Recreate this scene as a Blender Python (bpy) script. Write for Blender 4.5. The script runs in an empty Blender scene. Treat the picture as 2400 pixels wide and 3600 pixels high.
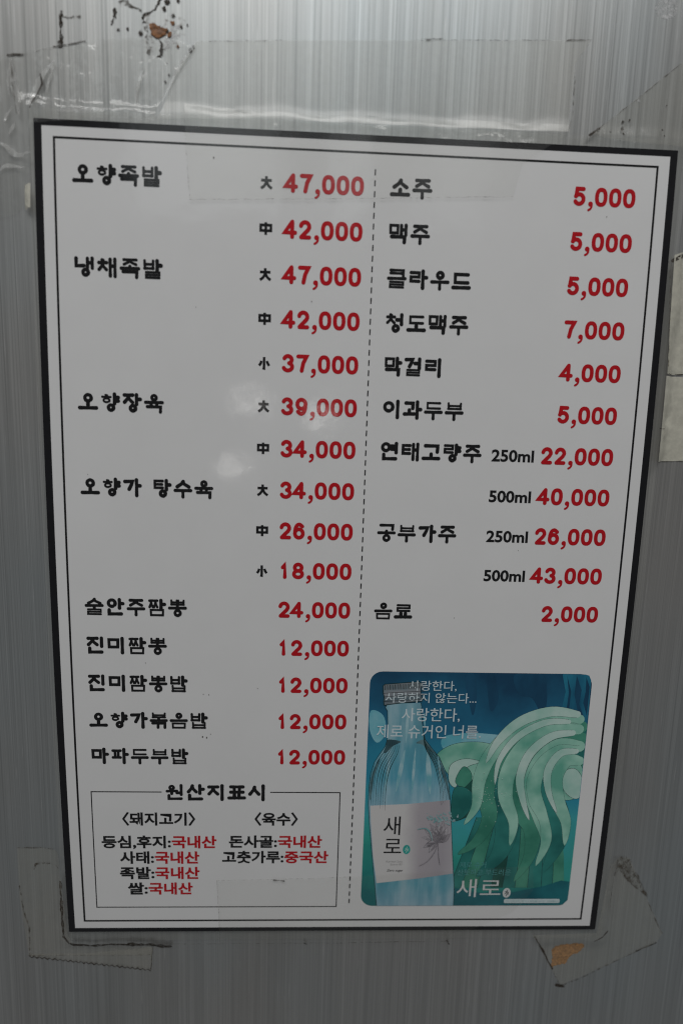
import bpy, bmesh, math, random
from mathutils import Matrix, Vector, noise
from mathutils.geometry import tessellate_polygon

S = bpy.context.scene
COL = S.collection
# ------------------------------------------------------------------ camera
cam_d = bpy.data.cameras.new('camera')
cam = bpy.data.objects.new('camera', cam_d); COL.objects.link(cam)
CAMROT = Matrix([[0.9988741, -0.0243774, -0.0406985], [-0.0366289, 0.1488891, -0.9881753], [0.0301487, 0.9885534, 0.1478285]])
cam.matrix_world = Matrix.Translation(Vector((-0.011608, -0.204036, 0.052688))) @ CAMROT.to_4x4()
cam_d.sensor_fit = 'VERTICAL'; cam_d.sensor_height = 36.0; cam_d.sensor_width = 24.0
cam_d.lens = 2055.0 / 3600.0 * 36.0
cam_d.clip_start = 0.01; cam_d.clip_end = 50.0
cam_d.dof.use_dof = True; cam_d.dof.focus_distance = 0.211; cam_d.dof.aperture_fstop = 4.4
S.camera = cam
# ------------------------------------------------------------------ light
world = bpy.data.worlds.new('World'); S.world = world; world.use_nodes = True
wb = world.node_tree.nodes['Background']
wb.inputs[0].default_value = (0.95, 0.98, 1.0, 1); wb.inputs[1].default_value = 0.085
def area(name, loc, target, sx, sy, power, col, shape='RECTANGLE'):
    d = bpy.data.lights.new(name, 'AREA'); d.shape = shape; d.size = sx
    if shape == 'RECTANGLE': d.size_y = sy
    d.energy = power; d.color = col
    o = bpy.data.objects.new(name, d); COL.objects.link(o); o.location = loc
    o.rotation_euler = (Vector(target) - Vector(loc)).to_track_quat('-Z', 'Y').to_euler()
    return o
for x_, w_, p_ in ((-0.23, 0.28, 0.50), (0.034, 0.070, 0.13), (0.235, 0.135, 0.15)):      # three panes of a window behind the viewer
    area('window_light', (x_, -0.80, 0.80), (x_ * .9, 0, 0.15), w_, 0.70, p_, (0.91, 0.985, 1.0))
area('ceiling_light', (-0.08, -1.05, 1.75), (0, 0, -0.05), 1.8, 0.8, 26.0, (1.0, 0.985, 0.96))
for n_, (x_, z_) in enumerate([(-0.231, 0.164), (-0.002, 0.125), (-0.272, -0.05)]):
    area('spot_lamp', (x_, -1.6, z_), (x_ * .1, 0, z_ * .1), 0.055, 0, 0.05, (1.0, 0.97, 0.93), 'DISK')
S.cycles.filter_width = 1.15
S.view_settings.view_transform = 'Standard'; S.view_settings.look = 'None'
S.view_settings.gamma = 1.0; S.view_settings.exposure = 0.0
S.view_settings.use_curve_mapping = False

# ------------------------------------------------------------------ helpers
# sheet space: u to the right, v down from the sheet's top left corner, d towards the viewer; millimetres
W, H, B0, WALL = 208.0, 290.66, 3.0, -1.0
FL, FR, FT, FB = -1.6, 211.0, -3.2, 295.0          # clear laminate border
def bulge(v):
    t = min(1.0, max(0.0, v / H)); return B0 * 4 * t * (1 - t)
def P3(u, v, d): return Vector(((u - 104.0) / 1000, -d / 1000, (145.33 - v) / 1000))
def on_sheet(u, v, d): return P3(u, v, bulge(v) + d)
def on_wall(u, v, d): return P3(u, v, WALL + d)
def draped(u, v, d):                               # surface of a film laid over wall and sheet
    dx = max(FL - u, 0, u - FR); dy = max(FT - v, 0, v - FB)
    dist = math.hypot(dx, dy)
    edge = bulge(v) + 0.3
    k = max(0.0, 1 - dist / (3.9 + 3.2 * noise.noise((u * .07, v * .07, 2.0)) + 1.2 * noise.noise((u * .4, v * .4, 6.0))))
    return P3(u, v, WALL + d + (edge - WALL) * k * k * (3 - 2 * k))
RND = random.Random(7)

class Shape:
    """flat pieces in sheet space, each on its own tiny step"""
    def __init__(s, d=0.1): s.bm = bmesh.new(); s.d = d; s.n = 0
    def step(s): s.n += 1; return s.d + s.n * 0.0025
    def poly(s, pts, d=None):
        d = s.step() if d is None else d
        vs = [Vector((x, y, d)) for x, y in pts]
        bv = [s.bm.verts.new(p) for p in vs]
        for t in tessellate_polygon([vs]):
            try: s.bm.faces.new([bv[i] for i in t])
            except ValueError: pass
    def ribbon(s, pts, w, closed=False, cap='round', flare=0.0, wob=0.0, widths=None):
        pts = [Vector((p[0], p[1])) for p in pts]
        if flare or wob:
            q = []; wm = []
            segs = list(zip(pts, pts[1:] + ([pts[0]] if closed else [])))
            if not closed: segs = list(zip(pts, pts[1:]))
            for a, b in segs:
                n = max(1, int((b - a).length / (w * 0.8))) if len(segs) < 6 else 1
                for i in range(n): q.append(a + (b - a) * (i / n))
            if not closed: q.append(pts[-1])
            pts = q
        n = len(pts); d = s.step(); h = w / 2
        Lr, Rr = [], []
        for i in range(n):
            a = pts[i - 1] if (i > 0 or closed) else None
            b = pts[(i + 1) % n] if (i < n - 1 or closed) else None
            t1 = (pts[i] - a).normalized() if a is not None else None
            t2 = (b - pts[i]).normalized() if b is not None else None
            if t1 is None: t1 = t2
            if t2 is None: t2 = t1
            n1 = Vector((-t1.y, t1.x)); n2 = Vector((-t2.y, t2.x))
            m = n1 + n2
            m = n1 if m.length < 1e-6 else m.normalized()
            k = 1 / max(0.55, m.dot(n1))
            f = 1.0
            if widths: f = widths[i]
            if wob: f *= 1 + RND.uniform(-wob, wob)
            if flare and not closed:
                e = min(i, n - 1 - i) / max(1, (n - 1) / 2); f *= 1 + flare * (1 - 2 * e)
            Lr.append(pts[i] + m * h * k * f); Rr.append(pts[i] - m * h * k * f)
        V = lambda p: s.bm.verts.new((p.x, p.y, d))
        lv = [V(p) for p in Lr]; rv = [V(p) for p in Rr]
        for i in range(n - (0 if closed else 1)):
            j = (i + 1) % n
            try: s.bm.faces.new((lv[i], lv[j], rv[j], rv[i]))
            except ValueError: pass
        if cap == 'round' and not closed:
            for (l, r, pl, pr, c, sg) in ((lv[0], rv[0], Lr[0], Rr[0], pts[0], 1), (lv[-1], rv[-1], Lr[-1], Rr[-1], pts[-1], -1)):
                ang = math.atan2((pl - c).y, (pl - c).x); rr = (pl - c).length
                arc = [V(c + Vector((math.cos(ang + sg * math.pi * k / 6), math.sin(ang + sg * math.pi * k / 6))) * rr) for k in range(1, 6)]
                s.bm.faces.new([l] + arc + [r])
    def disc(s, c, r, ry=None, n=20, d=None):
        ry = ry or r
        s.poly([(c[0] + r * math.cos(2 * math.pi * k / n), c[1] + ry * math.sin(2 * math.pi * k / n)) for k in range(n)], d)
    def build(s, name, mat, parent=None, surf=on_sheet, cut=6.0, cutu=None, ripple=None, origin=None):
        bm = s.bm
        bm.verts.ensure_lookup_table()
        for ax, c in ((1, cut), (0, cutu)):
            if not c: continue
            lo = min(v.co[ax] for v in bm.verts); hi = max(v.co[ax] for v in bm.verts)
            k = math.floor(lo / c) + 1
            no = Vector((1, 0, 0)) if ax == 0 else Vector((0, 1, 0))
            while k * c < hi:
                bmesh.ops.bisect_plane(bm, geom=bm.verts[:] + bm.edges[:] + bm.faces[:], plane_co=no * (k * c), plane_no=no, dist=1e-6)
                k += 1
        us = [v.co.x for v in bm.verts]; vs_ = [v.co.y for v in bm.verts]
        for v in bm.verts:
            u, vv, d = v.co
            if ripple: d += ripple(u, vv)
            v.co = surf(u, vv, d)
        if origin is None: origin = surf((min(us) + max(us)) / 2, max(vs_), 0)
        bm.normal_update()
        for f in bm.faces:
            if f.normal.y > 0: f.normal_flip()
        for v in bm.verts: v.co -= origin
        me = bpy.data.meshes.new(name); bm.to_mesh(me); bm.free()
        for p in me.polygons: p.use_smooth = bool(ripple)
        me.materials.append(mat)
        o = bpy.data.objects.new(name, me); COL.objects.link(o)
        if parent:
            o.parent = parent
            base = parent.location.copy()
            pp = parent.parent
            if pp: base += pp.location
            o.location = origin - base
        else: o.location = origin
        return o
def tag(o, label, cat, group=None):
    o['label'] = label; o['category'] = cat
    if group: o['group'] = group
    return o
def empty(name, loc):
    o = bpy.data.objects.new(name, None); COL.objects.link(o); o.location = loc; o.empty_display_size = 0.02
    return o
def smooth(pts, n=8, closed=False):
    P = [Vector((p[0], p[1])) for p in pts]; out = []
    m = len(P); rng = range(m if closed else m - 1)
    for i in rng:
        p0 = P[(i - 1) % m] if (closed or i > 0) else P[0]
        p1 = P[i]; p2 = P[(i + 1) % m]
        p3 = P[(i + 2) % m] if (closed or i + 2 < m) else P[-1]
        for k in range(n):
            t = k / n
            out.append(0.5 * ((2 * p1) + (p2 - p0) * t + (2 * p0 - 5 * p1 + 4 * p2 - p3) * t * t + (3 * p1 - p0 - 3 * p2 + p3) * t ** 3))
    if not closed: out.append(P[-1])
    return [(p.x, p.y) for p in out]

# ------------------------------------------------------------------ materials
def nodes(name):
    m = bpy.data.materials.new(name); m.use_nodes = True
    return m, m.node_tree.nodes, m.node_tree.links, m.node_tree.nodes['Principled BSDF']
def coord(N, L, scale=(1, 1, 1), loc=(0, 0, 0)):
    # world position in metres, scaled
    g = N.new('ShaderNodeNewGeometry'); mp = N.new('ShaderNodeMapping')
    mp.inputs['Scale'].default_value = scale; mp.inputs['Location'].default_value = loc
    L.new(g.outputs['Position'], mp.inputs['Vector']); return mp.outputs[0]
def tex(N, L, vec, scale=1.0, detail=3.0, rough=0.55):
    t = N.new('ShaderNodeTexNoise'); t.inputs['Scale'].default_value = scale
    t.inputs['Detail'].default_value = detail; t.inputs['Roughness'].default_value = rough
    L.new(vec, t.inputs['Vector']); return t.outputs['Fac']
def ramp(N, L, fac, stops):
    r = N.new('ShaderNodeValToRGB'); e = r.color_ramp.elements
    while len(e) < len(stops): e.new(0.5)
    for k, (p, c) in enumerate(stops):
        e[k].position = p; e[k].color = (c, c, c, 1) if isinstance(c, (int, float)) else (*c, 1)
    if fac is not None: L.new(fac, r.inputs[0])
    return r.outputs[0]
def math_(N, L, op, a, b, c=None):
    m = N.new('ShaderNodeMath'); m.operation = op
    for i, x in enumerate((a, b) if c is None else (a, b, c)):
        if isinstance(x, (int, float)): m.inputs[i].default_value = x
        else: L.new(x, m.inputs[i])
    return m.outputs[0]
def mixc(N, L, fac, a, b, mode='MIX'):
    m = N.new('ShaderNodeMix'); m.data_type = 'RGBA'; m.blend_type = mode
    for sock, x in ((m.inputs[0], fac), (m.inputs[6], a), (m.inputs[7], b)):
        if isinstance(x, (int, float)): sock.default_value = x
        elif isinstance(x, tuple): sock.default_value = (*x, 1)
        else: L.new(x, sock)
    return m.outputs[2]
def laminate(N, L, b, rough=0.10):
    """glossy pouch film over the print: clear coat with long soft waves"""
    v = coord(N, L)
    n1 = tex(N, L, v, 34.0, 2.0); n2 = tex(N, L, v, 160.0, 2.0); n3 = tex(N, L, v, 900.0, 2.0)
    h = math_(N, L, 'ADD', math_(N, L, 'MULTIPLY', n1, 0.30), math_(N, L, 'MULTIPLY', n2, 0.05))
    h = math_(N, L, 'ADD', h, math_(N, L, 'MULTIPLY', n3, 0.0))
    bp = N.new('ShaderNodeBump'); bp.inputs['Strength'].default_value = 1.0; bp.inputs['Distance'].default_value = 0.0009
    L.new(h, bp.inputs['Height']); L.new(bp.outputs[0], b.inputs['Coat Normal'])
    b.inputs['Coat Weight'].default_value = 1.0; b.inputs['Coat Roughness'].default_value = rough
    b.inputs['Coat IOR'].default_value = 1.5
    b.inputs['Roughness'].default_value = 0.7; b.inputs['Specular IOR Level'].default_value = 0.1
def printed(name, col, var=0.06, scale=500.0):
    m, N, L, b = nodes(name)
    n = tex(N, L, coord(N, L), scale, 3.0)
    lo = tuple(c * (1 - var) for c in col); hi = tuple(min(1, c * (1 + var)) for c in col)
    L.new(ramp(N, L, n, [(0.3, lo), (0.7, hi)]), b.inputs['Base Color'])
    laminate(N, L, b); return m
def art(name, ca, cb, scale=60.0, detail=3.0, stretch=(1, 1, 1), lo=0.35, hi=0.65):
    """printed picture tone mottled between two inks"""
    m, N, L, b = nodes(name)
    n = tex(N, L, coord(N, L, stretch), scale, detail)
    L.new(ramp(N, L, n, [(lo, ca), (hi, cb)]), b.inputs['Base Color'])
    laminate(N, L, b); return m
def gradient(name, stops, u0v0, u1v1, mottle=0.15, scale=70.0, extra=None):
    """printed colour blend running from one point of the sheet to another (mm)"""
    m, N, L, b = nodes(name)
    a = on_sheet(*u0v0, 0); c = on_sheet(*u1v1, 0); d = c - a; d.y = 0; k = d.length_squared
    g = N.new('ShaderNodeNewGeometry'); dp = N.new('ShaderNodeVectorMath'); dp.operation = 'DOT_PRODUCT'
    L.new(g.outputs['Position'], dp.inputs[0]); dp.inputs[1].default_value = d / k
    f = math_(N, L, 'SUBTRACT', dp.outputs['Value'], (a.x * d.x + a.z * d.z) / k)
    n = tex(N, L, coord(N, L), scale, 4.0)
    f = math_(N, L, 'ADD', f, math_(N, L, 'MULTIPLY', math_(N, L, 'SUBTRACT', n, 0.5), mottle * 2))
    L.new(ramp(N, L, f, stops), b.inputs['Base Color'])
    laminate(N, L, b); return m

def metal_mat():
    m, N, L, b = nodes('brushed_steel')
    fine = tex(N, L, coord(N, L, (2600, 1, 9)), 1.0, 2.0, 0.6)
    mid = tex(N, L, coord(N, L, (700, 1, 2.2), (3.1, 0, 0)), 1.0, 3.0, 0.6)
    wide = tex(N, L, coord(N, L, (70, 1, 1.0), (9.3, 0, 0)), 1.0, 2.0)
    blot = tex(N, L, coord(N, L, (9, 9, 9)), 1.0, 3.0)
    f = math_(N, L, 'ADD', math_(N, L, 'MULTIPLY', fine, 0.6), math_(N, L, 'MULTIPLY', mid, 0.4))
    f2 = math_(N, L, 'ADD', math_(N, L, 'MULTIPLY', f, 0.84), math_(N, L, 'MULTIPLY', wide, 0.16))
    c = ramp(N, L, f2, [(0.28, (0.33, 0.335, 0.34)), (0.5, (0.50, 0.503, 0.507)), (0.72, (0.68, 0.683, 0.687))])
    tone = ramp(N, L, tex(N, L, coord(N, L, (7, 1, 4), (1.3, 0, 0.4)), 1.0, 3.0), [(0.38, (0.88, 1.0, 1.04)), (0.62, (1.04, 1.0, 0.95))])
    c = mixc(N, L, 0.6, c, tone, 'MULTIPLY')
    c = mixc(N, L, math_(N, L, 'MULTIPLY', blot, 0.25), c, (0.45, 0.44, 0.41))
    smear = ramp(N, L, tex(N, L, coord(N, L, (26, 1, 9), (4.0, 0, 2.0)), 1.0, 5.0, 0.65), [(0.50, 0.0), (0.75, 0.30)])
    c = mixc(N, L, smear, c, (0.40, 0.385, 0.36))
    scr = ramp(N, L, tex(N, L, coord(N, L, (1500, 1, 60), (7.0, 0, 1.0)), 1.0, 1.0, 0.5), [(0.70, 0.0), (0.76, 0.35)])
    c = mixc(N, L, scr, c, (0.80, 0.80, 0.80))
    L.new(c, b.inputs['Base Color'])
    b.inputs['Metallic'].default_value = 0.75
    L.new(ramp(N, L, f, [(0.3, 0.30), (0.7, 0.46)]), b.inputs['Roughness'])
    b.inputs['Anisotropic'].default_value = 0.7
    tg = N.new('ShaderNodeTangent'); tg.direction_type = 'RADIAL'; tg.axis = 'Y'
    bp = N.new('ShaderNodeBump'); bp.inputs['Strength'].default_value = 0.5; bp.inputs['Distance'].default_value = 0.00006
    L.new(f, bp.inputs['Height']); L.new(bp.outputs[0], b.inputs['Normal'])
    b.inputs['Anisotropic'].default_value = 0.0
    return m
def film_mat(name, tint=(0.994, 0.994, 0.988), haze=0.10, hcol=(0.75, 0.75, 0.72), rough=0.12, wave=0.0003, ws=70.0, gloss=1.0):
    m, N, L, b = nodes(name); N.remove(b); out = N['Material Output']
    tr = N.new('ShaderNodeBsdfTransparent'); tr.inputs[0].default_value = (*tint, 1)
    df = N.new('ShaderNodeBsdfDiffuse'); df.inputs[0].default_value = (*hcol, 1)
    gl = N.new('ShaderNodeBsdfGlossy'); gl.inputs['Roughness'].default_value = rough
    v = coord(N, L); n1 = tex(N, L, v, ws, 3.0); n2 = tex(N, L, v, 420.0, 3.0)
    bp = N.new('ShaderNodeBump'); bp.inputs['Distance'].default_value = wave; bp.inputs['Strength'].default_value = 1.0
    L.new(math_(N, L, 'ADD', n1, math_(N, L, 'MULTIPLY', n2, 0.05)), bp.inputs['Height'])
    L.new(bp.outputs[0], gl.inputs['Normal'])
    m1 = N.new('ShaderNodeMixShader')
    L.new(ramp(N, L, n2, [(0.3, haze * 0.85), (0.7, haze * 1.15)]), m1.inputs[0])
    L.new(tr.outputs[0], m1.inputs[1]); L.new(df.outputs[0], m1.inputs[2])
    lw = N.new('ShaderNodeLayerWeight'); L.new(bp.outputs[0], lw.inputs['Normal'])
    fr = math_(N, L, 'ADD', 0.04, math_(N, L, 'MULTIPLY', math_(N, L, 'POWER', lw.outputs['Facing'], 5.0), 0.9))
    m2 = N.new('ShaderNodeMixShader')
    L.new(math_(N, L, 'MULTIPLY', fr, gloss), m2.inputs[0])
    L.new(m1.outputs[0], m2.inputs[1]); L.new(gl.outputs[0], m2.inputs[2])
    L.new(m2.outputs[0], out.inputs[0]); return m
def rough_mat(name, ca, cb, scale=900.0, rough=0.8):
    m, N, L, b = nodes(name)
    n = tex(N, L, coord(N, L), scale, 4.0, 0.7)
    L.new(ramp(N, L, n, [(0.35, ca), (0.65, cb)]), b.inputs['Base Color'])
    b.inputs['Roughness'].default_value = rough
    bp = N.new('ShaderNodeBump'); bp.inputs['Distance'].default_value = 0.0004; L.new(n, bp.inputs['Height']); L.new(bp.outputs[0], b.inputs['Normal'])
    return m
def grime_mat(name, col, cover=0.5, scale=1500.0):
    """dirt that lies in broken patches: parts of it are bare"""
    m, N, L, b = nodes(name); out = N['Material Output']
    b.inputs['Base Color'].default_value = (*col, 1); b.inputs['Roughness'].default_value = 0.85
    tr = N.new('ShaderNodeBsdfTransparent'); mx = N.new('ShaderNodeMixShader')
    n = tex(N, L, coord(N, L), scale, 5.0, 0.7)
    L.new(ramp(N, L, n, [(1 - cover - 0.12, 0.0), (1 - cover + 0.12, 0.95)]), mx.inputs[0])
    L.new(tr.outputs[0], mx.inputs[1]); L.new(b.outputs[0], mx.inputs[2]); L.new(mx.outputs[0], out.inputs[0])
    return m

M = {}
M['metal'] = metal_mat()
M['paper'] = printed('laminated_paper', (0.76, 0.76, 0.765), 0.012, 60.0)
M['black'] = printed('black_ink', (0.006, 0.006, 0.007), 0.2)
M['frame'] = printed('black_frame_ink', (0.006, 0.006, 0.008), 0.2)
M['red'] = printed('red_ink', (0.50, 0.003, 0.010), 0.06)
M['bar'] = printed('pale_ink', (0.60, 0.70, 0.72), 0.05)
M['slogan'] = printed('pale_blue_ink', (0.64, 0.74, 0.78), 0.05)
M['faint'] = printed('faint_ink', (0.10, 0.36, 0.36), 0.05)
M['white'] = printed('white_ink', (0.70, 0.72, 0.73), 0.03)
M['film'] = film_mat('laminate_film', haze=0.07, hcol=(0.62, 0.62, 0.58), rough=0.10, wave=0.0010, ws=60)
M['tape'] = film_mat('clear_tape', gloss=.5, haze=0.012, hcol=(0.78, 0.77, 0.73), rough=0.12)
M['tape_over'] = film_mat('over_tape', gloss=.75, haze=0.02, hcol=(0.95, 0.95, 0.92), rough=0.24)
M['tape_wall'] = film_mat('wall_tape', gloss=.65, haze=0.11, hcol=(0.98, 0.96, 0.91), rough=0.26)
M['tape_hazy'] = film_mat('hazy_tape', gloss=.75, haze=0.12, hcol=(0.60, 0.575, 0.50), rough=0.16)
M['tape_crumpled'] = film_mat('crumpled_tape', haze=0.05, hcol=(0.70, 0.70, 0.69), rough=0.10, wave=0.0016, ws=90)
M['beige_tape'] = film_mat('yellowed_tape', haze=0.72, hcol=(0.72, 0.70, 0.60), rough=0.22, wave=0.0004)
M['dirt'] = grime_mat('dark_grime', (0.036, 0.027, 0.019), 0.60, 900.0)
M['dirt_soft'] = grime_mat('thin_grime', (0.07, 0.055, 0.038), 0.45, 650.0)
M['stain'] = grime_mat('brown_stain', (0.16, 0.10, 0.055), 0.33, 420.0)
M['rust'] = rough_mat('brown_glue', (0.10, 0.035, 0.008), (0.34, 0.13, 0.03), 700.0, 0.55)
M['orange'] = rough_mat('orange_glue', (0.22, 0.10, 0.02), (0.50, 0.24, 0.07), 900.0, 0.6)
M['whitish'] = grime_mat('white_scuff', (0.75, 0.75, 0.76), 0.45, 900.0)

# ------------------------------------------------------------------ the wall behind
bm = bmesh.new()
X0, X1, Z0, Z1, Y0 = -0.9, 0.9, -1.0, 1.0, 0.001
vs = [bm.verts.new(p) for p in ((X0, Y0, Z0), (X1, Y0, Z0), (X1, Y0, Z1), (X0, Y0, Z1), (X0, Y0 + .03, Z0), (X1, Y0 + .03, Z0), (X1, Y0 + .03, Z1), (X0, Y0 + .03, Z1))]
for f in ((0, 1, 2, 3), (5, 4, 7, 6), (4, 0, 3, 7), (1, 5, 6, 2), (3, 2, 6, 7), (4, 5, 1, 0)): bm.faces.new([vs[i] for i in f])
me = bpy.data.meshes.new('wall'); bm.to_mesh(me); bm.free(); me.materials.append(M['metal'])
wall = bpy.data.objects.new('wall', me); COL.objects.link(wall); wall['kind'] = 'structure'

# ------------------------------------------------------------------ lettering
CHO = 'ㄱㄲㄴㄷㄸㄹㅁㅂㅃㅅㅆㅇㅈㅉㅊㅋㅌㅍㅎ'
JUNG = 'ㅏㅐㅑㅒㅓㅔㅕㅖㅗㅘㅙㅚㅛㅜㅝㅞㅟㅠㅡㅢㅣ'
JONG = ' ㄱㄲㄳㄴㄵㄶㄷㄹㄺㄻㄼㄽㄾㄿㅀㅁㅂㅄㅅㅆㅇㅈㅊㅋㅌㅍㅎ'
def circle(x0, y0, x1, y1, gap):
    cx, cy, rx, ry = (x0 + x1) / 2, (y0 + y1) / 2, (x1 - x0) / 2, (y1 - y0) / 2
    a0, a1 = (72, 395) if gap else (0, 360)
    n = 24
    pts = [(cx + rx * math.cos(math.radians(a0 + (a1 - a0) * k / n)), cy + ry * math.sin(math.radians(a0 + (a1 - a0) * k / n))) for k in range(n + (1 if gap else 0))]
    return (pts, not gap)
def jamo(c, x0, y0, x1, y1, gap, vert, final=False, sq=1.0):
    """centre-line strokes of a letter inside a box"""
    X = lambda t: x0 + (x1 - x0) * t
    Y = lambda t: y0 + (y1 - y0) * t
    p = lambda *a: ([(X(a[i]), Y(a[i + 1])) for i in range(0, len(a), 2)], False)
    two = lambda k: jamo(k, x0, y0, X(.44), y1, gap, vert, final, sq) + jamo(k, X(.56), y0, x1, y1, gap, vert, final, sq)
    if c == 'ㄱ':
        if vert and not final: return [p(0, .04, .95, 0, .80, .45, .52, 1)]
        return [p(0, 0, 1, 0, .98, 1)]
    if c == 'ㅋ': return jamo('ㄱ', x0, y0, x1, y1, gap, vert, final, sq) + [p(0, .5, .95, .5)]
    if c == 'ㄴ': return [p(0, 0, 0, 1, 1, .96)]
    if c == 'ㄷ': return [p(1, 0, 0, 0, 0, 1, 1, 1)]
    if c == 'ㅌ': return jamo('ㄷ', x0, y0, x1, y1, gap, vert, final, sq) + [p(0, .5, .92, .5)]
    if c == 'ㄹ': return [p(0, 0, 1, 0, 1, .5, 0, .5, 0, 1, 1, 1)]
    if c == 'ㅁ': return [([(X(0), Y(0)), (X(1), Y(0)), (X(.98), Y(1)), (X(.02), Y(1))], True)]
    if c == 'ㅂ': return [p(0, -.05, .02, 1), p(1, -.05, .98, 1), p(0, .42, 1, .42), p(-.02, .97, 1.02, .97)]
    if c == 'ㅍ': return [p(0, 0, 1, 0), p(0, 1, 1, 1), p(.28, 0, .3, 1), p(.72, 0, .7, 1)]
    if c == 'ㅅ': return [p(.52, -.02, .38, .42, 0, 1), p(.47, .12, .62, .5, 1, 1)]
    if c == 'ㅈ': return [p(0, 0, 1, -.02), p(.54, .02, .38, .5, .02, 1), p(.50, .34, .64, .62, .98, 1)]
    if c == 'ㅊ': return [p(.42, -.18, .56, -.10)] + [([(a, Y(.16) + (b - Y(0)) * .84) for a, b in q], cl) for q, cl in jamo('ㅈ', x0, y0, x1, y1, gap, vert)]
    if c == 'ㅇ':
        w_, h_ = x1 - x0, y1 - y0
        r = min(w_, h_ * sq * 1.0)
        cx = (x0 + x1) / 2
        return [circle(cx - r / 2, y0, cx + r / 2, y1, gap)]
    if c == 'ㅎ':
        w_ = (x1 - x0)
        return [p(.40, -.04, .60, .02), p(0, .24, 1, .24), circle(X(.5) - w_ * .36, Y(.46), X(.5) + w_ * .36, Y(1.02), gap)]
    if c == 'ㄶ': return jamo('ㄴ', x0, y0, X(.42), y1, gap, vert, True) + jamo('ㅎ', X(.56), y0, x1, y1, gap, vert, True)
    if c in 'ㄲㅃㅆㅉㄸ': return two({'ㄲ': 'ㄱ', 'ㅃ': 'ㅂ', 'ㅆ': 'ㅅ', 'ㅉ': 'ㅈ', 'ㄸ': 'ㄷ'}[c])
    return []
ROWS = {'ㄹ': 3, 'ㅌ': 3, 'ㅋ': 2.7, 'ㅂ': 3.1, 'ㅃ': 3.1, 'ㄸ': 2, 'ㅁ': 2.9, 'ㅎ': 3.6, 'ㅍ': 2, 'ㅊ': 2.8, 'ㄷ': 2.8, 'ㅇ': 2, 'ㅈ': 2.3, 'ㅉ': 2.3, 'ㄱ': 1, 'ㄴ': 1, 'ㅅ': 1.6, 'ㅆ': 1.6, 'ㄲ': 1, 'ㄶ': 3.3}
COLS = {'ㄸ': 3, 'ㅃ': 3.6, 'ㅉ': 3.4, 'ㅆ': 3.2, 'ㄲ': 2.4, 'ㄶ': 3, 'ㅁ': 2, 'ㅂ': 2, 'ㅍ': 3}
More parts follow.
